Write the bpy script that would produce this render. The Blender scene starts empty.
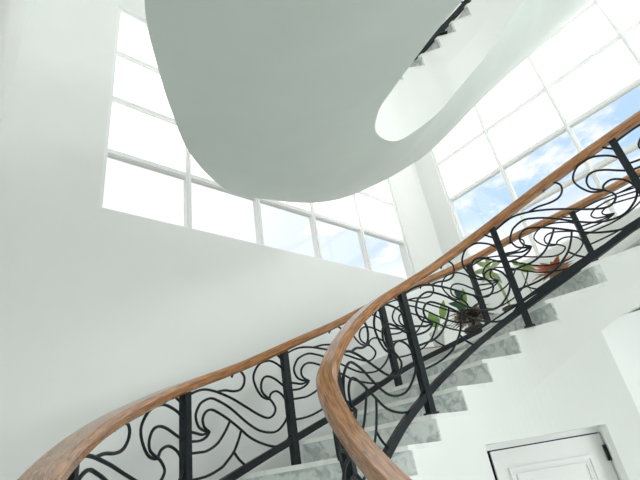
import bpy, math, random
from mathutils import Vector, Matrix

random.seed(7)
S = bpy.context.scene
COL = S.collection
EYE = 1.96                       # camera height above the hall floor (all heights below are relative to the eye, then lifted)

# ------------------------------------------------------------------ camera
cam_data = bpy.data.cameras.new('camera')
cam_data.sensor_width = 36.0
cam_data.lens = 453.48 / 640 * 36
cam_data.clip_start = 0.02
cam = bpy.data.objects.new('camera', cam_data)
COL.objects.link(cam)
R_ = Vector((0.7640221759, -0.6277800730, -0.1488700593))
U_ = Vector((-0.2035605417, -0.4535011997, 0.8676979703))
F_ = Vector((0.6122362457, 0.6326364214, 0.4742762251))
cam.matrix_world = Matrix(((R_.x, U_.x, -F_.x, 0), (R_.y, U_.y, -F_.y, 0), (R_.z, U_.z, -F_.z, EYE), (0, 0, 0, 1)))
S.camera = cam

# ------------------------------------------------------------------ sky
SKY_STRENGTH = 0.90
world = bpy.data.worlds.new('sky')
S.world = world
world.use_nodes = True
nt = world.node_tree
nt.nodes.clear()
def wn(t, **kw):
    n = nt.nodes.new(t)
    for k, v in kw.items():
        setattr(n, k, v)
    return n
out = wn('ShaderNodeOutputWorld'); bg = wn('ShaderNodeBackground'); tc = wn('ShaderNodeTexCoord')
sep = wn('ShaderNodeSeparateXYZ'); mp = wn('ShaderNodeMapping'); no = wn('ShaderNodeTexNoise'); cr = wn('ShaderNodeValToRGB')
mp.inputs['Scale'].default_value = (1.0, 1.0, 2.6)
mp.inputs['Rotation'].default_value = (0.25, 0.1, 0.0)
mp.inputs['Location'].default_value = (1.3, 0.4, 0.2)
no.inputs['Scale'].default_value = 9.0; no.inputs['Detail'].default_value = 9.0; no.inputs['Roughness'].default_value = 0.62
cr.color_ramp.elements[0].position = 0.44; cr.color_ramp.elements[0].color = (0, 0, 0, 1)
cr.color_ramp.elements[1].position = 0.62; cr.color_ramp.elements[1].color = (1, 1, 1, 1)
L = nt.links.new
L(tc.outputs['Generated'], mp.inputs['Vector']); L(mp.outputs['Vector'], no.inputs['Vector']); L(no.outputs['Fac'], cr.inputs['Fac'])
L(tc.outputs['Generated'], sep.inputs['Vector'])
# haze near the horizon whitens the sky
hz = wn('ShaderNodeMapRange'); hz.inputs['From Min'].default_value = 0.37; hz.inputs['From Max'].default_value = 0.46
hz.inputs['To Min'].default_value = 1.0; hz.inputs['To Max'].default_value = 0.0
L(sep.outputs['Z'], hz.inputs['Value'])
# brighter cloud bank in the direction of the hidden sun
hx = wn('ShaderNodeMapRange'); hx.inputs['From Min'].default_value = 0.42; hx.inputs['From Max'].default_value = 0.92
hx.inputs['To Min'].default_value = 1.0; hx.inputs['To Max'].default_value = 0.0
L(sep.outputs['X'], hx.inputs['Value'])
m1 = wn('ShaderNodeMath', operation='MAXIMUM'); m2 = wn('ShaderNodeMath', operation='MAXIMUM')
L(cr.outputs['Color'], m1.inputs[0]); L(hz.outputs['Result'], m1.inputs[1]); L(m1.outputs[0], m2.inputs[0]); L(hx.outputs['Result'], m2.inputs[1])
mx = wn('ShaderNodeMixRGB'); mx.inputs['Color1'].default_value = (0.40, 0.63, 0.90, 1); mx.inputs['Color2'].default_value = (0.97, 0.98, 1.0, 1)
L(m2.outputs[0], mx.inputs['Fac'])
gr = wn('ShaderNodeMapRange'); gr.inputs['From Min'].default_value = -0.05; gr.inputs['From Max'].default_value = 0.02
L(sep.outputs['Z'], gr.inputs['Value'])
mg = wn('ShaderNodeMixRGB'); mg.inputs['Color1'].default_value = (0.32, 0.33, 0.31, 1)
L(gr.outputs['Result'], mg.inputs['Fac']); L(mx.outputs['Color'], mg.inputs['Color2'])
bg.inputs['Strength'].default_value = SKY_STRENGTH
L(mg.outputs['Color'], bg.inputs['Color']); L(bg.outputs['Background'], out.inputs['Surface'])

# ------------------------------------------------------------------ unseen fill lamps added to lift the room
def area(name, loc, aim, sx, sy, power, color=(1, 1, 1)):
    d = bpy.data.lights.new(name, 'AREA'); d.shape = 'RECTANGLE'; d.size = sx; d.size_y = sy; d.energy = power; d.color = color
    o = bpy.data.objects.new(name, d); COL.objects.link(o)
    o.location = loc
    o.rotation_euler = (Vector(aim) - Vector(loc)).to_track_quat('-Z', 'Y').to_euler()
    return o
area('hall_fill', (1.0, -6.0, 1.4), (0.5, 3.4, 1.6), 4.0, 1.6, 112, (0.97, 1.0, 0.99))  # added soft lamp behind the viewer, brightens the walls

area('east_fill', (5.75, -2.4, 7.1), (0.6, 2.4, 2.6), 2.6, 1.8, 190, (0.98, 1.0, 0.99))      # added fill lamp high up by the bare east wall, out of view

S.view_settings.view_transform = 'Standard'
S.view_settings.look = 'None'
S.view_settings.gamma = 1.0
S.view_settings.use_curve_mapping = False
S.view_settings.exposure = 0.36
S.cycles.max_bounces = 14
S.cycles.diffuse_bounces = 10
S.cycles.transparent_max_bounces = 12

# ------------------------------------------------------------------ materials
def mat(name, color, rough=0.6, spec=0.4, metal=0.0):
    m = bpy.data.materials.new(name); m.use_nodes = True
    b = m.node_tree.nodes['Principled BSDF']
    b.inputs['Base Color'].default_value = (*color, 1); b.inputs['Roughness'].default_value = rough
    b.inputs['Specular IOR Level'].default_value = spec; b.inputs['Metallic'].default_value = metal
    return m, m.node_tree, b

def noise_color(t, b, c1, c2, scale, detail=4, coord='Object', stretch=(1, 1, 1), lo=0.35, hi=0.65, dist=0.0):
    c = t.nodes.new('ShaderNodeTexCoord'); mpn = t.nodes.new('ShaderNodeMapping'); n = t.nodes.new('ShaderNodeTexNoise'); r = t.nodes.new('ShaderNodeValToRGB')
    mpn.inputs['Scale'].default_value = stretch
    n.inputs['Scale'].default_value = scale; n.inputs['Detail'].default_value = detail; n.inputs['Distortion'].default_value = dist
    r.color_ramp.elements[0].position = lo; r.color_ramp.elements[0].color = (*c1, 1)
    r.color_ramp.elements[1].position = hi; r.color_ramp.elements[1].color = (*c2, 1)
    t.links.new(c.outputs[coord], mpn.inputs['Vector']); t.links.new(mpn.outputs['Vector'], n.inputs['Vector'])
    t.links.new(n.outputs['Fac'], r.inputs['Fac']); t.links.new(r.outputs['Color'], b.inputs['Base Color'])
    return n, r, mpn

def bump(t, b, src, strength, dist=0.01):
    bn = t.nodes.new('ShaderNodeBump'); bn.inputs['Strength'].default_value = strength; bn.inputs['Distance'].default_value = dist
    t.links.new(src, bn.inputs['Height']); t.links.new(bn.outputs['Normal'], b.inputs['Normal'])

def plaster(name, c, var=0.012):
    m, t, b = mat(name, c, 0.55, 0.35)
    n, r, _ = noise_color(t, b, tuple(x - var for x in c), tuple(x + var for x in c), 1.6, 5)
    bump(t, b, n.outputs['Fac'], 0.06, 0.02)
    return m
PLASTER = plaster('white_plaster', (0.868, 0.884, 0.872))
SOFFIT = plaster('soffit_plaster_shaded', (0.70, 0.77, 0.735), 0.02)  # wall plaster darkened, shade of the underside put into the colour
WHITE, _, _ = mat('white_paint', (0.92, 0.93, 0.925), 0.35, 0.5)
DOORP, _, _ = mat('door_paint', (0.86, 0.87, 0.86), 0.3, 0.5)

m, t, b = mat('grey_marble', (0.7, 0.73, 0.71), 0.25, 0.5)
n, r, _ = noise_color(t, b, (0.45, 0.51, 0.495), (0.74, 0.79, 0.77), 11.0, 9, 'Object', (1, 1, 1), 0.36, 0.56, 1.6)
MARBLE = m
m, t, b = mat('tread_marble', (0.8, 0.82, 0.8), 0.25, 0.5)
noise_color(t, b, (0.82, 0.85, 0.83), (0.90, 0.92, 0.90), 7.0, 8, 'Object', (1, 1, 1), 0.36, 0.5, 1.2)
TREAD = m
m, t, b = mat('stone_floor', (0.75, 0.76, 0.74), 0.3, 0.5)
noise_color(t, b, (0.66, 0.68, 0.66), (0.78, 0.79, 0.77), 3.0, 8, 'Object', (1, 1, 1), 0.35, 0.6, 1.0)
FLOORM = m

# varnished wood: grain runs along the rail (u of the sweep's own map)
m, t, b = mat('varnished_wood', (0.4, 0.2, 0.09), 0.24, 0.6)
b.inputs['Coat Weight'].default_value = 0.35; b.inputs['Coat Roughness'].default_value = 0.15
n, r, mpn = noise_color(t, b, (0.16, 0.058, 0.020), (0.50, 0.225, 0.080), 5.0, 8, 'UV', (1.6, 22, 1), 0.28, 0.66, 0.6)
bump(t, b, n.outputs['Fac'], 0.12, 0.004)
WOOD = m
m, t, b = mat('black_iron', (0.012, 0.017, 0.02), 0.5, 0.3, 0.0)
n, r, _ = noise_color(t, b, (0.006, 0.010, 0.013), (0.012, 0.018, 0.022), 30, 3)
IRON = m
HINGE, _, _ = mat('dark_bronze', (0.02, 0.03, 0.028), 0.4, 0.5, 0.6)
DARK, _, _ = mat('gap_shade_black', (0.015, 0.017, 0.017), 0.8, 0.1)  # near-black colour stands in for the shade round the door leaf

m = bpy.data.materials.new('frosted_pane'); m.use_nodes = True
t = m.node_tree; t.nodes.clear()
o_ = t.nodes.new('ShaderNodeOutputMaterial'); e_ = t.nodes.new('ShaderNodeEmission')
e_.inputs['Color'].default_value = (1.0, 0.995, 0.975, 1); e_.inputs['Strength'].default_value = 1.32
t.links.new(e_.outputs[0], o_.inputs[0])
FROST = m
m = bpy.data.materials.new('clear_pane'); m.use_nodes = True
t = m.node_tree; t.nodes.clear()
o_ = t.nodes.new('ShaderNodeOutputMaterial'); tr = t.nodes.new('ShaderNodeBsdfTransparent'); gl = t.nodes.new('ShaderNodeBsdfGlossy'); mi = t.nodes.new('ShaderNodeMixShader')
gl.inputs['Roughness'].default_value = 0.02; mi.inputs[0].default_value = 0.05
t.links.new(tr.outputs[0], mi.inputs[1]); t.links.new(gl.outputs[0], mi.inputs[2]); t.links.new(mi.outputs[0], o_.inputs[0])
CLEAR = m

def leafmat(name, c1, c2, scale=14):
    m, t, b = mat(name, c1, 0.45, 0.4)
    noise_color(t, b, c1, c2, scale, 4, 'Object', (1, 1, 1), 0.35, 0.65)
    b.inputs['Transmission Weight'].default_value = 0.0
    b.inputs['Subsurface Weight'].default_value = 0.0
    return m
L_GREEN = leafmat('fresh_green_leaf', (0.16, 0.33, 0.06), (0.33, 0.50, 0.13))
L_PALE = leafmat('pale_green_leaf', (0.30, 0.45, 0.18), (0.55, 0.66, 0.36))
L_DARK = leafmat('deep_green_leaf', (0.03, 0.10, 0.05), (0.08, 0.20, 0.09))
L_BROWN = leafmat('bronze_leaf', (0.17, 0.115, 0.085), (0.36, 0.27, 0.205))
L_ORANGE = leafmat('orange_leaf', (0.60, 0.15, 0.06), (0.80, 0.30, 0.16), 8)
L_OLIVE = leafmat('olive_brown_leaf', (0.20, 0.15, 0.08), (0.34, 0.26, 0.15))
STEM = leafmat('pale_green_stem', (0.30, 0.38, 0.16), (0.45, 0.52, 0.28), 25)
BARK = leafmat('brown_stem', (0.14, 0.09, 0.05), (0.24, 0.17, 0.10), 30)
CLAY = leafmat('clay_pot', (0.07, 0.05, 0.04), (0.12, 0.09, 0.07), 6)
WPOT, _, _ = mat('white_glazed_pot', (0.78, 0.80, 0.78), 0.25, 0.5)
TRAYW = leafmat('weathered_wood', (0.22, 0.14, 0.09), (0.42, 0.33, 0.26), 10)

# ------------------------------------------------------------------ helpers
class MB:
    def __init__(self): self.v = []; self.f = []; self.uv = {}
    def add(self, vs, fs, uvs=None):
        o = len(self.v); self.v += [tuple(x) for x in vs]
        for i, f in enumerate(fs):
            if uvs: self.uv[len(self.f)] = uvs[i]
            self.f.append([o + k for k in f])
    def box(self, lo, hi):
        x0, y0, z0 = lo; x1, y1, z1 = hi
        self.add([(x0,y0,z0),(x1,y0,z0),(x1,y1,z0),(x0,y1,z0),(x0,y0,z1),(x1,y0,z1),(x1,y1,z1),(x0,y1,z1)],
                 [(0,3,2,1),(4,5,6,7),(0,1,5,4),(1,2,6,5),(2,3,7,6),(3,0,4,7)])
    def obox(self, c, ax, ay, az):
        """oriented box: centre and three half-axis vectors"""
        c, ax, ay, az = Vector(c), Vector(ax), Vector(ay), Vector(az)
        vs = [c + ax*i + ay*j + az*k for k in (-1, 1) for (i, j) in ((-1,-1),(1,-1),(1,1),(-1,1))]
        self.add(vs, [(0,3,2,1),(4,5,6,7),(0,1,5,4),(1,2,6,5),(2,3,7,6),(3,0,4,7)])
    def prism(self, poly, z0, z1):
        n = len(poly)
        self.add([(x, y, z0) for x, y in poly] + [(x, y, z1) for x, y in poly],
                 [list(range(n))[::-1], list(range(n, 2*n))] + [(i, (i+1) % n, n + (i+1) % n, n + i) for i in range(n)])
    def sweep(self, pts, prof, up=None, cap=True):
        """profile (side, up) swept along a 3-D polyline"""
        pts = [Vector(p) for p in pts]; n = len(prof); rings = []; s = 0; ss = []
        per = [0]
        for i in range(n):
            a, b = prof[i], prof[(i+1) % n]; per.append(per[-1] + math.hypot(a[0]-b[0], a[1]-b[1]))
        prev = None
        for i, p in enumerate(pts):
            t_ = (pts[min(i+1, len(pts)-1)] - pts[max(i-1, 0)]).normalized()
            if up is not None:
                side = t_.cross(up).normalized(); u2 = side.cross(t_).normalized()
            else:
                if prev is None:
                    ref = Vector((0, 0, 1)) if abs(t_.z) < .9 else Vector((1, 0, 0)); side = t_.cross(ref).normalized()
                else:
                    side = (prev - t_ * prev.dot(t_)).normalized()
                prev = side; u2 = side.cross(t_)
            rings.append([p + side*a + u2*b_ for a, b_ in prof])
            if i: s += (p - pts[i-1]).length
            ss.append(s)
        vs = [v for r_ in rings for v in r_]; fs = []; uvs = []
        for i in range(len(pts)-1):
            for k in range(n):
                k2 = (k+1) % n
                fs.append((i*n+k, i*n+k2, (i+1)*n+k2, (i+1)*n+k))
                uvs.append([(ss[i], per[k]), (ss[i], per[k+1]), (ss[i+1], per[k+1]), (ss[i+1], per[k])])
        if cap:
            fs.append(tuple(range(n))[::-1]); uvs.append([(0, 0)]*n)
            fs.append(tuple(range((len(pts)-1)*n, len(pts)*n))); uvs.append([(0, 0)]*n)
        self.add(vs, fs, uvs)
    def tube(self, pts, r, n=6, up=None):
        self.sweep(pts, [(r*math.cos(2*math.pi*k/n), r*math.sin(2*math.pi*k/n)) for k in range(n)], up)
    def lathe(self, c, prof, n=20):
        cx, cy, cz = c; k = len(prof)
        vs = [(cx + r*math.cos(2*math.pi*i/n), cy + r*math.sin(2*math.pi*i/n), cz + z) for i in range(n) for r, z in prof]
        fs = [(i*k+j, ((i+1) % n)*k+j, ((i+1) % n)*k+j+1, i*k+j+1) for i in range(n) for j in range(k-1)]
        self.add(vs, fs)
    def build(self, name, material, parent=None, smooth=False, origin=None):
        me = bpy.data.meshes.new(name)
        vs = self.v
        if origin is not None: vs = [(x-origin[0], y-origin[1], z-origin[2]) for x, y, z in vs]
        me.from_pydata(vs, [], self.f)
        if self.uv:
            ul = me.uv_layers.new(name='UVMap')
            for p in me.polygons:
                q = self.uv.get(p.index)
                if q:
                    for li, c in zip(p.loop_indices, q): ul.data[li].uv = c
        me.materials.append(material)
        me.update()
        if smooth:
            for p in me.polygons: p.use_smooth = True
            me.set_sharp_from_angle(angle=math.radians(smooth if smooth is not True else 40))
        o = bpy.data.objects.new(name, me); COL.objects.link(o)
        if origin is not None: o.location = origin
        if parent is not None:
            o.parent = parent
            if origin is not None or parent.location.length > 0:
                o.location = Vector(origin or (0, 0, 0)) - parent.location
        return o

def tag(o, label, cat, group=None):
    o['label'] = label; o['category'] = cat
    if group: o['group'] = group
    return o
def struct(o, label=None):
    o['kind'] = 'structure'
    if label: o['label'] = label
    return o
def empty(name, loc):
    o = bpy.data.objects.new(name, None); COL.objects.link(o); o.location = loc; o.empty_display_size = .1
    return o

# ------------------------------------------------------------------ plan of the stair (inner and outer edge, one point per step)
INNER = [(-0.326,-1.63),(0.067,-0.979),(0.437,-0.355),(0.744,0.206),(1.006,0.698),(1.222,1.105),(1.394,1.426),(1.508,1.646),(1.616,1.793),(1.769,1.878),(1.954,1.928),(2.18,1.99),(2.435,2.022),(2.726,1.997),(3.011,1.921),(3.248,1.795),(3.443,1.601),(3.584,1.302),(3.689,0.949),(3.766,0.585),(3.835,0.202),(3.919,-0.2),(4.01,-0.613),(4.106,-1.029),(4.207,-1.449),(4.313,-1.872),(4.421,-2.295)]
OUTER = [(0.620,-3.300),(0.400,-2.750),(0.220,-2.200),(0.100,-1.650),(0.030,-1.100),(0.010,-0.500),(0.020,0.150),(0.080,0.820),(0.240,1.430),(0.510,1.990),(0.870,2.440),(1.270,2.720),(1.750,2.850),(2.236,2.851),(2.746,2.868),(3.171,2.855),(3.569,2.768),(3.992,2.567),(4.369,2.306),(4.619,2.044),(4.822,1.731),(5.040,1.345),(5.239,0.858),(5.398,0.230),(5.533,-0.522),(5.651,-1.424),(5.760,-2.386)]
INNER_UP = [(0.200,-1.100),(0.360,-0.860),(0.520,-0.620),(0.680,-0.400),(0.840,-0.200),(1.000,-0.020),(1.174,0.169),(1.339,0.359),(1.512,0.583),(1.706,0.846),(1.900,1.092),(2.112,1.371),(2.420,1.640),(2.820,1.725),(3.090,1.620),(3.295,1.450),(3.420,1.280),(3.546,1.125),(3.665,0.950),(3.750,0.740),(3.810,0.500),(3.870,0.220),(3.940,-0.100),(4.106,-1.029),(4.207,-1.449),(4.313,-1.872),(4.421,-2.295)]
OUTER_UP = [(0.600,-1.900),(0.450,-1.550),(0.330,-1.200),(0.240,-0.820),(0.190,-0.420),(0.170,0.000),(0.190,0.400),(0.270,0.800),(0.385,1.160),(0.570,1.530),(0.840,1.970),(1.210,2.440),(1.730,2.800),(2.236,2.851),(2.746,2.868),(3.171,2.855),(3.569,2.768),(3.992,2.567),(4.369,2.306),(4.619,2.044),(4.822,1.731),(5.040,1.345),(5.239,0.858),(5.398,0.230),(5.533,-0.522),(5.651,-1.424),(5.760,-2.386)]
UMIN, UMAX = -12, 14
H = 0.17
LIFT = 3.104
HBI = [0.255,0.259,0.263,0.266,0.270,0.278,0.285,0.292,0.300,0.312,0.325,0.310,0.285,0.325,0.322,0.305,0.272,0.235,0.197,0.152,0.115,0.088,0.082,0.077,0.071,0.066,0.060]
HBO = [0.215,0.215,0.215,0.215,0.215,0.215,0.215,0.215,0.215,0.215,0.215,0.215,0.210,0.214,0.231,0.235,0.230,0.210,0.185,0.170,0.150,0.140,0.132,0.124,0.116,0.108,0.100]
HRI = [1.149,1.149,1.149,1.157,1.165,1.172,1.18,1.187,1.176,1.165,1.154,1.143,1.125,1.108,1.091,1.073,1.035,0.996,0.958,0.868,0.778,0.688,0.603,0.518,0.433,0.348,0.263]
HRO = [0.700,0.700,0.700,0.700,0.700,0.700,0.700,0.740,0.785,0.825,0.868,0.860,0.858,0.893,0.940,0.962,0.960,0.945,0.925,0.880,0.790,0.700,0.630,0.560,0.507,0.453,0.400]
T2I = [0.642,0.642,0.642,0.642,0.642,0.642,0.642,0.642,0.642,0.642,0.642,0.642,0.670,0.680,0.646,0.625,0.611,0.601,0.592,0.569,0.545,0.522,0.500,0.480,0.460,0.440,0.420]
TOO = [0.700,0.700,0.700,0.700,0.700,0.700,0.700,0.700,0.660,0.580,0.560,0.645,0.725,0.825,0.835,0.846,0.800,0.710,0.592,0.520,0.420,0.330,0.265,0.220,0.213,0.207,0.200]

def lin(tab, u):
    x = min(max(u - UMIN, 0), len(tab) - 1.000001); i = int(x); f = x - i
    return tab[i]*(1-f) + tab[i+1]*f
def sm(tab, u):          # smoothed table lookup
    return (lin(tab, u-1) + 2*lin(tab, u-.5) + 2*lin(tab, u) + 2*lin(tab, u+.5) + lin(tab, u+1)) / 8
def curve(C, u):
    x = min(max(u - UMIN, 0), len(C) - 1.000001); i = int(x); f = x - i
    g = lambda k: Vector(C[min(max(k, 0), len(C)-1)])
    p0, p1, p2, p3 = g(i-1), g(i), g(i+1), g(i+2)
    return .5*((2*p1) + (p2-p0)*f + (2*p0-5*p1+4*p2-p3)*f*f + (3*p1-p0-3*p2+p3)*f**3)
def z0(u): return .17*u - .02 + EYE
def z_low(u): return z0(u) - (.085*(u-6) if u > 6 else 0)
def z_up(u): return z0(u) + LIFT
def inv(zf, z):
    lo, hi = UMIN, UMAX
    for _ in range(40):
        m_ = (lo+hi)/2
        if zf(m_) < z: lo = m_
        else: hi = m_
    return lo
def frange(a, b, d):
    n = max(1, int(math.ceil((b-a)/d - 1e-9)))
    return [a + (b-a)*i/n for i in range(n+1)]
def offs(C, D, u, d):    # plan point moved d metres from curve C towards curve D
    a, b_ = curve(C, u), curve(D, u); return a + (b_-a).normalized()*d

# ------------------------------------------------------------------ room
YW, XW = 3.40, 5.884          # window walls
XL = 0.08                     # corner with the left wall
ZF, ZC = 0.0, EYE + 6.3
def wall_with_hole(name, horiz, fixed, a0, a1, h0, h1, zb, zt, thick):
    mb = MB()
    def bx(p, q, z_, z2):
        if horiz: mb.box((p, fixed, z_), (q, fixed + thick, z2))
        else: mb.box((fixed, p, z_), (fixed + thick, q, z2))
    bx(a0, h0, ZF, ZC); bx(h1, a1, ZF, ZC); bx(h0, h1, ZF, zb); bx(h0, h1, zt, ZC)
    return struct(mb.build(name, PLASTER))
ZS = EYE + .672*3.4
W1X = [.248*3.4, .488*3.4, .729*3.4, .967*3.4, 1.213*3.4, 1.478*3.4]
W1Z = [EYE + k*3.4 for k in (.672, .866, 1.062, 1.257, 1.462)]
W2Y = [.018*3.4 - 1.0*k for k in range(1, 0, -1)] + [k*3.4 for k in (.018, .316, .61, .893)]
W2Z = [EYE + k*3.4 for k in (.655, .876, 1.092, 1.302, 1.508, 1.714)]
wall_with_hole('wall_north', True, YW, XL - .12, XW + .16, W1X[0], W1X[-1], W1Z[0], W1Z[-1], .16)
wall_with_hole('wall_east', False, XW, -4.2, YW, W2Y[0], W2Y[-1], W2Z[0], W2Z[-1], .16)
mb = MB()
lw = [(XL, YW)]
for k in range(1, 8):
    a = k/8*math.pi/2
    lw.append((XL - .10*math.sin(a)*.6, YW - .12*(1-math.cos(a))))
lw += [(XL - .06, YW - .3), (-.50, -2.6), (-.62, -2.6), (-.25, YW)]
mb.prism([(XL, YW), (XL - .02, YW - .3), (-.52, -4.2), (-.66, -4.2), (-.10, YW)], ZF, ZC)
struct(mb.build('wall_west', PLASTER))
mb = MB(); mb.box((-.7, -4.2, ZF - .2), (XW + .16, YW + .16, ZF)); struct(mb.build('floor', FLOORM))
mb = MB(); mb.box((-.7, -4.2, ZC), (XW + .16, YW + .16, ZC + .2)); struct(mb.build('ceiling', PLASTER))
mb = MB(); mb.box((-.7, -4.4, 4.0), (XW + .16, -4.2, ZC)); struct(mb.build('wall_light_block', PLASTER))   # unseen, added to cut light from behind; open below

def window(name, horiz, fixed, A, Z, clear, fw=.036):
    """grid of panes; fixed = the wall's room face, the window sits a little behind it"""
    root = struct(empty(name, ((A[0]+A[-1])/2, fixed + .06, Z[0]) if horiz else (fixed + .06, (A[0]+A[-1])/2, Z[0])))
    P = root.location
    def bx(mb, a, c, z_, z2, d0, d1):
        if horiz: mb.box((a, fixed + d0, z_), (c, fixed + d1, z2))
        else: mb.box((fixed + d0, a, z_), (fixed + d1, c, z2))
    mb = MB(); g = fw
    bx(mb, A[0], A[0]+g, Z[0], Z[-1], .03, .11); bx(mb, A[-1]-g, A[-1], Z[0], Z[-1], .03, .11)
    bx(mb, A[0]+g, A[-1]-g, Z[0], Z[0]+g*.8, .03, .11); bx(mb, A[0]+g, A[-1]-g, Z[-1]-g, Z[-1], .03, .11)
    mb.build('window_frame', WHITE, root, origin=tuple(P))
    for a in A[1:-1]:
        mb = MB(); bx(mb, a-g*.72, a+g*.72, Z[0]+g*.8, Z[-1]-g, .035, .10); bx(mb, a-g*.3, a+g*.3, Z[0]+g*.8, Z[-1]-g, .02, .035)
        mb.build('mullion', WHITE, root, origin=tuple(P))
    for z_ in Z[1:-1]:
        mb = MB()
        for a, c in zip(A[:-1], A[1:]):
            l_ = a + (g if a == A[0] else g*.72); r_ = c - (g if c == A[-1] else g*.72)
            bx(mb, l_, r_, z_-g*.7, z_+g*.7, .04, .10); bx(mb, l_, r_, z_-g*.95, z_-g*.7, .055, .10)
        mb.build('transom', WHITE, root, origin=tuple(P))
    for i in range(len(A)-1):
        for j in range(len(Z)-1):
            mb = MB()
            bx(mb, A[i]+g*.6, A[i+1]-g*.6, Z[j]+g*.6, Z[j+1]-g*.6, .072, .078)
            mb.build('pane', CLEAR if clear(i, j) else FROST, root, origin=tuple(P))
    return root
window('window_1', True, YW, W1X, W1Z, lambda i, j: j == 0)
window('window_2', False, XW, W2Y, W2Z, lambda i, j: j < 2, .037)

# ------------------------------------------------------------------ walls under the lower flight, and the door in them
U_END = 5.63
DU0, DU1, DTOP = 2.20, 5.05, EYE + .088
FASC = .264
mb = MB()
TH = .05
us = sorted(set(frange(-11, DU0, .2) + frange(DU0, DU1, .15) + frange(DU1, U_END, .15)))
for a, c in zip(us[:-1], us[1:]):
    zb = DTOP if DU0 - 1e-6 <= a and c <= DU1 + 1e-6 else ZF
    ta, tb = max(z_low(a) - FASC, ZF + .001), max(z_low(c) - FASC, ZF + .001)
    if max(ta, tb) <= zb: continue
    p, q = curve(INNER, a), curve(INNER, c); p2, q2 = offs(INNER, OUTER, a, TH), offs(INNER, OUTER, c, TH)
    za, zc_ = min(zb, ta), min(zb, tb)
    mb.add([(p.x,p.y,za),(q.x,q.y,zc_),(q.x,q.y,tb),(p.x,p.y,ta),(p2.x,p2.y,za),(q2.x,q2.y,zc_),(q2.x,q2.y,tb),(p2.x,p2.y,ta)],
           [(0,1,2,3),(7,6,5,4),(3,2,6,7),(1,0,4,5),(0,3,7,4),(2,1,5,6)])
e0 = offs(INNER, OUTER, U_END, .004); e1 = Vector((XW, .45))      # the wall turns back under the upper steps
dr = (e1 - e0).normalized(); nr = Vector((-dr.y, dr.x)) * .05
r_us = frange(0, 1, .1)
for fa, fb in zip(r_us[:-1], r_us[1:]):
    p, q = e0 + (e1-e0)*fa, e0 + (e1-e0)*fb
    ta, tb = z_low(U_END + 4.4*fa) - FASC + (.04 if fa else -.004), z_low(U_END + 4.4*fb) - FASC + .04
    p2, q2 = p + nr, q + nr
    mb.add([(p.x,p.y,0),(q.x,q.y,0),(q.x,q.y,tb),(p.x,p.y,ta),(p2.x,p2.y,0),(q2.x,q2.y,0),(q2.x,q2.y,tb),(p2.x,p2.y,ta)],
           [(0,1,2,3),(7,6,5,4),(3,2,6,7),(1,0,4,5),(0,3,7,4),(2,1,5,6)])
for a, c in zip(frange(-11, U_END, .25)[:-1], frange(-11, U_END, .25)[1:]):
    p, q = curve(OUTER, a), curve(OUTER, c); p2, q2 = offs(OUTER, INNER, a, TH), offs(OUTER, INNER, c, TH)
    ta, tb = max(z_low(a) - FASC, .002), max(z_low(c) - FASC, .002)
    mb.add([(p.x,p.y,0),(q.x,q.y,0),(q.x,q.y,tb),(p.x,p.y,ta),(p2.x,p2.y,0),(q2.x,q2.y,0),(q2.x,q2.y,tb),(p2.x,p2.y,ta)],
           [(3,2,1,0),(4,5,6,7),(3,7,6,2),(1,5,4,0),(0,4,7,3),(2,6,5,1)])
struct(mb.build('wall_inner', PLASTER))

dA, dB = curve(INNER, DU0), curve(INNER, DU1)
dd = (dB - dA); DW = dd.length; dd.normalize(); dn = Vector((-dd.y, dd.x))
if dn.dot(dA) < 0: dn = -dn                     # away from the viewer
def dpt(s, dep, z): p = dA + dd*s + dn*dep; return (p.x, p.y, z)
door = struct(empty('door_1', dpt(DW/2, .17, 0)), 'white panelled door under the marble stair')
LEAF = .155
mb = MB()
def dbox(mb, s0, s1, d0, d1, za, zb_):
    mb.add([dpt(s0,d0,za),dpt(s1,d0,za),dpt(s1,d1,za),dpt(s0,d1,za),dpt(s0,d0,zb_),dpt(s1,d0,zb_),dpt(s1,d1,zb_),dpt(s0,d1,zb_)],
           [(0,3,2,1),(4,5,6,7),(0,1,5,4),(1,2,6,5),(2,3,7,6),(3,0,4,7)])
O3 = tuple(door.location)
dbox(mb, -.06, 0, .03, .30, ZF, DTOP + .06); dbox(mb, DW, DW + .06, .03, .30, ZF, DTOP + .06)
# head: ceiling of the reveal, following the curved wall
n_ = 12; poly = []
for k in range(n_ + 1):
    u = DU0 + (DU1-DU0)*k/n_; p = offs(INNER, OUTER, u, .012); poly.append((p.x, p.y))
poly += [dpt(DW, .30, 0)[:2], dpt(0, .30, 0)[:2]]
mb.prism(poly, DTOP, DTOP + .05)
dbox(mb, 0, DW, LEAF - .01, LEAF + .06, DTOP - .038, DTOP)
mb.build('door_frame', PLASTER, door, origin=O3)
mb = MB(); g0 = .045
dbox(mb, 0, DW, LEAF + .045, LEAF + .05, ZF, DTOP); mb.build('gap_shade_sheet', DARK, door, origin=O3)  # dark sheet behind the leaf paints the shade in the gap
mb = MB(); dbox(mb, g0, DW - .006, LEAF, LEAF + .04, ZF + .01, DTOP - .046)
leaf = mb.build('door_leaf', DOORP, door, origin=O3)
def ring(mb, s0, s1, za, zb_, w, d0, d1):
    dbox(mb, s0, s1, d0, d1, zb_-w, zb_); dbox(mb, s0, s1, d0, d1, za, za+w); dbox(mb, s0, s0+w, d0, d1, za+w, zb_-w); dbox(mb, s1-w, s1, d0, d1, za+w, zb_-w)
for za, zb_ in ((.95, DTOP - .165), (.18, .82)):
    mb = MB()
    ring(mb, .135, DW - .115, za, zb_, .018, LEAF - .020, LEAF)
    ring(mb, .153, DW - .133, za + .018, zb_ - .018, .016, LEAF - .007, LEAF)
    ring(mb, .175, DW - .155, za + .04, zb_ - .04, .01, LEAF - .016, LEAF)
    mb.build('door_panel', DOORP, door, origin=O3)
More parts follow.
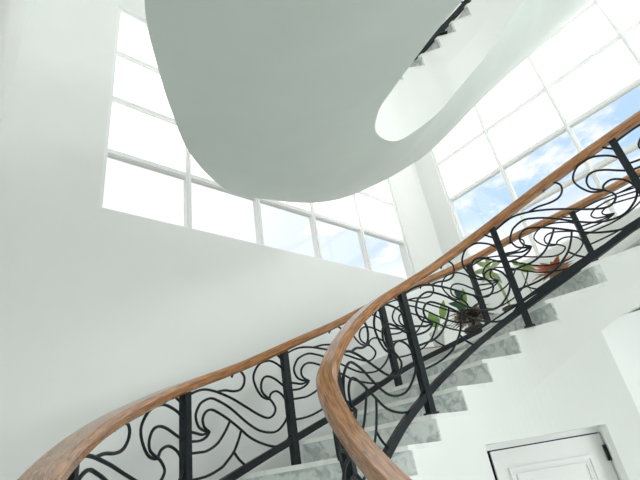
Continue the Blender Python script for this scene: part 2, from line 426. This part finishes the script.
for z_ in (DTOP - .22, .25, 1.1):
    mb = MB(); dbox(mb, DW - .022, DW - .001, LEAF - .022, LEAF + .0, z_, z_ + .10); mb.build('door_hinge', HINGE, door, origin=O3)
mb = MB(); mb.tube([dpt(.075, LEAF - .05, 1.0), dpt(.075, LEAF, 1.0)], .012, 10); mb.tube([dpt(.075, LEAF - .05, 1.0), dpt(.19, LEAF - .05, 1.0)], .009, 8)
mb.build('door_handle', HINGE, door, origin=O3)

# planter ledges that fill the corner beyond the outer rail
for k, (ua, ub, zt) in enumerate(((3.9, 6.2, EYE + 1.06), (6.2, 9.6, EYE + 1.33))):
    poly = []
    for u in frange(ua, ub, .2):
        p = offs(OUTER, INNER, u, -.07); poly.append((p.x, p.y))
    poly += [(XW, poly[-1][1])] + ([(XW, poly[0][1])] if k else [(XW, YW), (poly[0][0], YW)])
    mb = MB(); mb.prism(poly, EYE - .2, zt); struct(mb.build('trim_%d' % (k+1), PLASTER))

# ------------------------------------------------------------------ stair flights
def rec(u): return .03*min(max(u/2, 0), 1)      # how far the underside is set back below the crease
def strip(mb, C, D, d0, d1, us, zb, zt):
    for a, c in zip(us[:-1], us[1:]):
        m_ = (a+c)/2
        p, q, p2, q2 = offs(C, D, a, d0), offs(C, D, c, d0), offs(C, D, a, d1), offs(C, D, c, d1)
        ta, tb = zt(a, m_), zt(c, m_)
        mb.add([(p.x,p.y,zb(a)),(q.x,q.y,zb(c)),(q.x,q.y,tb),(p.x,p.y,ta),(p2.x,p2.y,zb(a)),(q2.x,q2.y,zb(c)),(q2.x,q2.y,tb),(p2.x,p2.y,ta)],
               [(0,1,2,3),(7,6,5,4),(3,2,6,7),(1,0,4,5),(0,3,7,4),(2,1,5,6)])

def flight(name, INNER, OUTER, zf, i0, i1, tb_i, tb_o, label, soffit_from, shown):
    """i0..i1 = riser indices; tb_i/tb_o = depth of the inner/outer edge below the step line"""
    off = zf(0) - z0(0)
    uz = {i: inv(zf, z0(i) + off) for i in range(i0, i1 + 2)}
    ulist = [uz[i] for i in range(i0, i1 + 2)]
    base = curve(INNER, ulist[0])
    root = empty(name, (base.x, base.y, 0 if off == 0 else zf(ulist[0])))
    O_ = tuple(root.location)
    tag(root, label, 'staircase')
    us = []
    for i in range(i0, i1 + 1): us += frange(uz[i], uz[i+1], .13)[:-1]
    us.append(uz[i1+1])
    def top(u, m_):
        k = max(i for i in range(i0, i1 + 1) if uz[i] <= m_ + 1e-9) if m_ >= uz[i0] else i0
        return z0(k) + off + H - .03
    for C, D, tb in ((INNER, OUTER, tb_i), (OUTER, INNER, tb_o)):
        mb = MB()
        if off:   # upper flight: plumb face above, face leaning under below the crease
            zc_ = lambda u: zf(u) - FASC
            if C is INNER:
                strip(mb, C, D, 0, .05, us, zc_, top)
                for a, c in zip(us[:-1], us[1:]):
                    n = 4; rows = []
                    for k in range(n + 1):
                        f = k/n
                        p, q = offs(C, D, a, rec(a)*f), offs(C, D, c, rec(c)*f)
                        rows.append(((p.x, p.y, zc_(a)*(1-f) + (zf(a)-tb(a))*f), (q.x, q.y, zc_(c)*(1-f) + (zf(c)-tb(c))*f)))
                    for r0, r1 in zip(rows[:-1], rows[1:]): mb.add([r1[0], r1[1], r0[1], r0[0]], [(0, 1, 2, 3)])
            else:
                strip(mb, C, D, 0, .05, us, lambda u: zf(u) - tb(u), top)
        else:
            strip(mb, C, D, 0, .05, us, lambda u: max(zf(u) - tb(u), .001), top)
        mb.build('stringer', PLASTER, root, smooth=25, origin=O_)
    # soffit, ruled between the two lower edges
    so = [u for u in us if u >= soffit_from]
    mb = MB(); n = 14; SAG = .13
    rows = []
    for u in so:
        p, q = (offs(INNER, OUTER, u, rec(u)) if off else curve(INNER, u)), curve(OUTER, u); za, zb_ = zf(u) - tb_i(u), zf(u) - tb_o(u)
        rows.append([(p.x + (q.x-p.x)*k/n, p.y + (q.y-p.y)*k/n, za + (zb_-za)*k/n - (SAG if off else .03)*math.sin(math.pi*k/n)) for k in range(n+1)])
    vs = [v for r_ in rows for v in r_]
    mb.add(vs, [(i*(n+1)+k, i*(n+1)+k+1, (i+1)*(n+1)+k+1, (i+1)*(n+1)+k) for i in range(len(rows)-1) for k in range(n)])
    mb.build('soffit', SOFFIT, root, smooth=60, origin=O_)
    for i in range(i0, i1 + 1):
        if not shown(i): continue
        za = z0(i) + off
        ua, ub = uz[i], uz[i+1]; step = ub - ua
        # riser
        mb = MB()
        p, q = curve(INNER, ua - .02*step), curve(OUTER, ua - .015*step); p2, q2 = curve(INNER, ua + .06*step), curve(OUTER, ua + .05*step)
        mb.prism([(p.x,p.y),(q.x,q.y),(q2.x,q2.y),(p2.x,p2.y)], za, za + H - .03)
        mb.build('riser', MARBLE, root, origin=O_)
        # tread with a nosing
        mb = MB(); poly = []
        for u in frange(ua - .12*step, ub + .05*step, .2): p = curve(INNER, u); poly.append((p.x, p.y))
        for u in frange(ua - .08*step, ub + .05*step, .2)[::-1]: p = curve(OUTER, u); poly.append((p.x, p.y))
        mb.prism(poly, za + H - .03, za + H)
        mb.build('tread', TREAD, root, origin=O_)
    return root
flight('staircase', INNER, OUTER, z_low, -11, 9, lambda u: FASC, lambda u: FASC, 'lower curving flight of grey marble steps with white plaster sides over the door', U_END, lambda i: True)
flight('staircase', INNER_UP, OUTER_UP, z_up, -11, 13, lambda u: sm(T2I, u), lambda u: sm(TOO, u),
       'upper flight sweeping overhead, broad smooth white plaster underside', -12, lambda i: True)

# ------------------------------------------------------------------ railings
SCROLL = [
    [(0.037,0.797),(0.112,0.804),(0.189,0.797),(0.264,0.772),(0.338,0.736),(0.457,0.664),(0.595,0.562),(0.685,0.492),(0.764,0.44),(0.811,0.428),(0.845,0.441),(0.859,0.471),(0.836,0.518),(0.809,0.552)],
    [(0.458,0.808),(0.474,0.825),(0.505,0.834),(0.539,0.829),(0.572,0.796),(0.584,0.761),(0.57,0.723),(0.533,0.702),(0.47,0.71),(0.386,0.74),(0.311,0.752)],
    [(0.226,0.534),(0.18,0.553),(0.126,0.595),(0.103,0.659),(0.126,0.7),(0.165,0.725),(0.248,0.727),(0.326,0.688),(0.434,0.609),(0.563,0.488),(0.675,0.395),(0.774,0.342),(0.858,0.322),(0.936,0.349),(0.975,0.396),(0.977,0.448),(0.947,0.519),(0.887,0.575),(0.831,0.579),(0.81,0.55)],
    [(0.226,0.534),(0.181,0.576),(0.17,0.626),(0.203,0.658),(0.256,0.655),(0.322,0.615),(0.41,0.547),(0.516,0.452),(0.586,0.385),(0.675,0.318),(0.788,0.251),(0.855,0.228),(0.93,0.229),(0.985,0.262)],
    [(1.001,0.646),(0.953,0.725),(0.881,0.787),(0.823,0.813),(0.747,0.816),(0.693,0.782),(0.672,0.735),(0.692,0.666),(0.734,0.597),(0.779,0.561),(0.81,0.548)],
    [(0.993,0.551),(0.948,0.599),(0.88,0.664),(0.819,0.703),(0.77,0.706),(0.742,0.668),(0.749,0.613),(0.806,0.553)],
    [(0.906,0.854),(0.946,0.804),(0.996,0.743)],
    [(0.039,0.606),(0.101,0.563),(0.158,0.537),(0.204,0.531),(0.226,0.534)],
    [(0.038,0.548),(0.1,0.518),(0.157,0.508),(0.204,0.514),(0.23,0.533)],
    [(0.038,0.481),(0.122,0.45),(0.2,0.433),(0.291,0.441),(0.359,0.478),(0.404,0.518),(0.419,0.538)],
    [(0.05,0.342),(0.184,0.3),(0.317,0.296),(0.373,0.312),(0.441,0.345),(0.492,0.402),(0.519,0.449)],
    [(0.441,0.342),(0.482,0.286),(0.533,0.234)],
]

def spline(pts, sub=4):
    out_ = []
    n = len(pts)
    for i in range(n-1):
        p0, p1, p2, p3 = (Vector(pts[max(i-1, 0)]), Vector(pts[i]), Vector(pts[i+1]), Vector(pts[min(i+2, n-1)]))
        for k in range(sub):
            f = k/sub
            out_.append(.5*((2*p1) + (p2-p0)*f + (2*p0-5*p1+4*p2-p3)*f*f + (3*p1-p0-3*p2+p3)*f**3))
    out_.append(Vector(pts[-1]))
    return out_
RAILPROF = [(-.032,-.034),(-.054,-.020),(-.056,.010),(-.036,.032),(.036,.032),(.056,.010),(.054,-.020),(.032,-.034)][::-1]

def railing(name, C, D, lift, zf, hb, hr, posts, u0, u1, label, scrolls=True, warp={}):
    inn = .02 if C is OUTER else .005
    P = lambda u: offs(C, D, u, inn)
    b0 = P(posts[0]); root = empty(name, (b0.x, b0.y, zf(posts[0]) + H)); O_ = tuple(root.location)
    tag(root, label, 'railing')
    zr = lambda u: z0(u) + lift + sm(hr, u)
    zb = lambda u: z0(u) + lift + sm(hb, u)
    pts = [(*P(u), zr(u)) for u in frange(u0, u1, .12)]
    mb = MB(); mb.sweep(pts, RAILPROF, Vector((0, 0, 1))); mb.build('handrail', WOOD, root, smooth=20, origin=O_)
    mb = MB(); q = .021
    mb.sweep([(*P(u), zb(u)) for u in frange(u0, u1, .12)], [(q, -q*1.1), (q, q*1.1), (-q, q*1.1), (-q, -q*1.1)], Vector((0, 0, 1)))
    mb.build('bottom_bar', IRON, root, origin=O_)
    def tread_top(u):
        zz = zf(u) - zf(0); k = math.floor((zz + .1*H)/H); return zf(0) + k*H + H
    for u in posts:
        if not (u0 <= u <= u1): continue
        p = P(u); tg = (P(u+.05) - P(u-.05)).normalized(); nn = Vector((-tg.y, tg.x)); h_ = .026
        mb = MB(); zt = zr(u) - .03; z_ = tread_top(u)
        mb.obox((p.x, p.y, (zt+z_)/2), (tg.x*h_, tg.y*h_, 0), (nn.x*h_, nn.y*h_, 0), (0, 0, (zt-z_)/2))
        post = mb.build('post', IRON, root, origin=O_)
        mb = MB(); mb.obox((p.x, p.y, z_ + .006), (tg.x*.04, tg.y*.04, 0), (nn.x*.036, nn.y*.036, 0), (0, 0, .006))
        plate = mb.build('base_plate', IRON, post, origin=O_); plate.location = (0, 0, 0)
    if scrolls:
        for a, c in zip(posts[:-1], posts[1:]):
            mb = MB()
            for cv in SCROLL:
                pp = []
                for s_, hgt in spline([((0 if s < .056 else 1 if s > .984 else s), g) for s, g in cv]):
                    u = a + (c-a)*max(s_, 0)**warp.get(a, 1)
                    if not (u0 <= u <= u1): continue
                    f = (hgt - .213)/(.82 - .213)
                    lo, hi = zb(u), zr(u) - .035
                    p = P(u); pp.append((p.x, p.y, lo + (hi-lo)*f))
                if len(pp) > 2: mb.tube(pp, .0085, 6)
            if mb.v: mb.build('scroll_panel', IRON, root, smooth=60, origin=O_)
    return root
railing('stair_railing', OUTER, INNER, 0, z_low, HBO, HRO, [-5.2, -3.28, -1.065, .793, 3.56, 6.08, 9.14, 12.1], -7.0, 11.5,
        'far outer railing of the lower flight along the wall, wavy black scrollwork under wood', True, {-3.28: 1.3, .793: 1.25})
railing('stair_railing', INNER, OUTER, 0, z_low, HBI, HRI, [-6.6, -3.1, .92, 4.4, 7.34, 10.5], -8.6, 11.5,
        'near inner railing of the lower flight bending round the well, thick wooden handrail')
HRU = [1.05]*27; HBU = [.19]*27
railing('stair_railing', INNER_UP, OUTER_UP, LIFT, z_up, HBU, HRU, [-9.5, -6.6, -3.1, .65, 4.4, 7.34, 10.5, 13.2], -9.8, 13.6,
        'railing of the upper flight, mostly hidden behind the overhead plaster underside')

# ------------------------------------------------------------------ plants on the ledges
def leaf_mesh(mb, base, d, length, width, droop=.3, seg=7, fold=.25, up=Vector((0, 0, 1)), shape=.8):
    d = Vector(d).normalized(); side = d.cross(up)
    side = side.normalized() if side.length > 1e-3 else Vector((1, 0, 0))
    nrm = side.cross(d).normalized(); vs = []; fs = []
    for k in range(seg+1):
        t_ = k/seg
        c = Vector(base) + d*(length*t_) - Vector((0, 0, 1))*(droop*length*t_*t_)
        w = width*(math.sin(math.pi*min(1, (t_*.93+.05))**shape))*.5
        vs += [c - side*w + nrm*(w*fold), c - nrm*.001, c + side*w + nrm*(w*fold), c + nrm*.002]
    for k in range(seg):
        a, b_ = 4*k, 4*k+4
        fs += [(a, a+1, b_+1, b_), (a+1, a+2, b_+2, b_+1), (a, b_, b_+3, a+3), (a+3, b_+3, b_+2, a+2)]
    mb.add(vs, fs)
def pot(root, c, r, h, material):
    mb = MB(); mb.lathe(c, [(0, 0), (r*.72, 0), (r*.95, h*.85), (r*1.05, h*.85), (r*1.05, h), (r*.92, h), (r*.85, h*.9), (0, h*.9)], 20)
    return mb.build('pot', material, root, smooth=40, origin=tuple(root.location))
def plant(name, label, cat, loc):
    r_ = empty(name, loc); tag(r_, label, cat); return r_
def leaf(root, base, d, ln, w, material, **kw):
    mb = MB(); leaf_mesh(mb, base, d, ln, w, **kw); return mb.build('leaf', material, root, smooth=60, origin=tuple(root.location))
ZA, ZB = EYE + 1.06, EYE + 1.33
random.seed(11)

# small bright-green plant in a white pot, by the foot of the row
c = (4.16, 2.76, ZA + .04); r = plant('potted_plant', 'small plant with upright bright green leaves in a white pot, lowest of the plants', 'plant', c)
pot(r, c, .075, .17, WPOT)
mb = MB(); 
mb.tube([(c[0], c[1], ZA + .17), (c[0]+.02, c[1]-.02, ZA + .3), (c[0]+.085, c[1]-.07, ZA + .38)], .007, 6); mb.build('stem', STEM, r, smooth=True, origin=c)
leaf(r, (4.245, 2.69, ZA + .35), (.25, -.2, 1), .22, .085, L_GREEN, droop=.02, up=Vector((.6, .64, 0)))
leaf(r, (4.165, 2.73, ZA + .26), (-.2, .16, 1), .20, .13, L_GREEN, droop=.1, up=Vector((.6, .64, .1)))
leaf(r, (4.19, 2.72, ZA + .26), (.8, -.5, .6), .17, .07, L_DARK, droop=.2)
leaf(r, (4.18, 2.72, ZA + .24), (.5, -.6, .2), .16, .07, L_GREEN, droop=.3)

# bronze rosette
c = (4.50, 2.50, ZA); r = plant('bromeliad', 'wide brown and bronze rosette plant with dark green leaves above it', 'plant', c)
pot(r, c, .11, .20, CLAY)
mb = MB(); mb.tube([(c[0], c[1], ZA + .17), (c[0], c[1], ZA + .34)], .02, 8); mb.build('stem', BARK, r, smooth=True, origin=c)
for k in range(54):
    a = k*2.399; el = .05 + .75*((k % 5)/5)
    leaf(r, (c[0], c[1], ZA + .26 + .1*(k/54)), (math.cos(a), math.sin(a), el), .22 + .10*random.random(), .07, (L_BROWN, L_BROWN, L_OLIVE)[k % 3], droop=.35, shape=.7)
for k, (dx, dy, dz, ln) in enumerate(((-.35,.3,.8,.30),(-.1,.1,1,.36),(-.55,.4,.45,.28),(.05,-.1,.9,.30),(-.25,.1,.6,.26))):
    leaf(r, (c[0]-.02, c[1]+.01, ZA + .36 + .04*k), (dx, dy, dz), ln*.8, .075, L_DARK if k % 2 == 0 else L_GREEN, droop=.25, up=Vector((.6, .64, .3)))

# tall pale cane plant
c = (4.86, 2.20, ZA if False else ZB); r = plant('cane_plant', 'tall plant with pale green leaves on a bare cane by the corner', 'plant', c)
pot(r, c, .09, .10, CLAY)
mb = MB(); mb.tube([(c[0], c[1], ZB + .06), (c[0]-.01, c[1]+.01, ZB + .28), (c[0]-.03, c[1]+.04, ZB + .50), (c[0]-.05, c[1]+.06, ZB + .66)], .016, 8); mb.build('stem', STEM, r, smooth=True, origin=c)
for dx, dy, dz, ln, w, hh in ((-.8,.7,.25,.30,.10,.56),(-.6,.6,.8,.26,.10,.60),(-.1,.05,1,.24,.09,.64),(.5,-.6,.5,.22,.08,.60),(-.5,.4,-.35,.22,.10,.56),(.2,-.2,-.6,.16,.08,.54),(-.8,.5,.0,.24,.09,.50)):
    leaf(r, (c[0]-.03, c[1]+.04, ZB + hh), (dx, dy, dz), ln*.85, w*.72, L_PALE, droop=.2, up=Vector((.6, .64, .4)))

# leafy sprig beside it
c = (5.06, 1.98, ZB); r = plant('leafy_sprig', 'single mid green leafy sprig between the cane plant and the orange plant', 'plant', c)
pot(r, c, .07, .10, CLAY)
mb = MB(); mb.tube([(c[0], c[1], ZB + .06), (c[0]-.03, c[1]+.02, ZB + .35), (c[0]-.05, c[1]+.02, ZB + .58)], .008, 6); mb.build('stem', STEM, r, smooth=True, origin=c)
for dx, dy, dz, ln, hh in ((.55,-.6,-.45,.24,.58),(-.3,.3,.6,.14,.56),(.2,-.3,-.1,.16,.50)):
    leaf(r, (c[0]-.05, c[1]+.02, ZB + hh), (dx, dy, dz), ln*.8, .06, L_GREEN, droop=.15, up=Vector((.6, .64, .4)))

# orange bromeliad
c = (5.16, 1.70, ZB); r = plant('bromeliad', 'orange red bromeliad with spiky leaves beside the upper window wall', 'plant', c)
pot(r, c, .10, .18, CLAY)
mb = MB(); mb.tube([(c[0], c[1], ZB + .14), (c[0], c[1], ZB + .34)], .02, 8); mb.build('stem', BARK, r, smooth=True, origin=c)
for k in range(34):
    a = k*2.399; el = .35 + 1.0*((k % 4)/4)
    leaf(r, (c[0], c[1], ZB + .28 + .08*(k/34)), (math.cos(a), math.sin(a), el), .25 + .12*random.random(), .08, L_ORANGE if k % 4 else L_OLIVE, droop=.25, shape=.65)

# wooden tray and dried leaves at the ledge edge
c = (4.06, 2.79, ZA); ax = Vector((.86, -.5, 0)).normalized(); ay = Vector((-ax.y, ax.x, 0))
mb = MB(); mb.obox((c[0], c[1], ZA + .02), ax*.16, ay*.05, (0, 0, .02)); o = mb.build('wooden_tray', TRAYW, None, origin=c)
tag(o, 'weathered brown wooden board lying on the white ledge below the small plant', 'board')
c = (4.40, 2.58, ZA); r = plant('dried_leaf_sprig', 'curled dark brown dried leaves hanging low beside the wooden board', 'dried leaves', c)
mb = MB(); mb.tube([(c[0]-.1, c[1]+.06, ZA + .02), (c[0], c[1], ZA + .06), (c[0]+.05, c[1]-.1, ZA + .12)], .006, 6); mb.build('stem', BARK, r, smooth=True, origin=c)
for k in range(7):
    f = k/6
    leaf(r, (c[0]-.1+.15*f, c[1]+.06-.1*f, ZA + .03 + .08*f), (math.cos(k*1.9), math.sin(k*1.9), .25), .10, .045, L_BROWN, droop=.2)
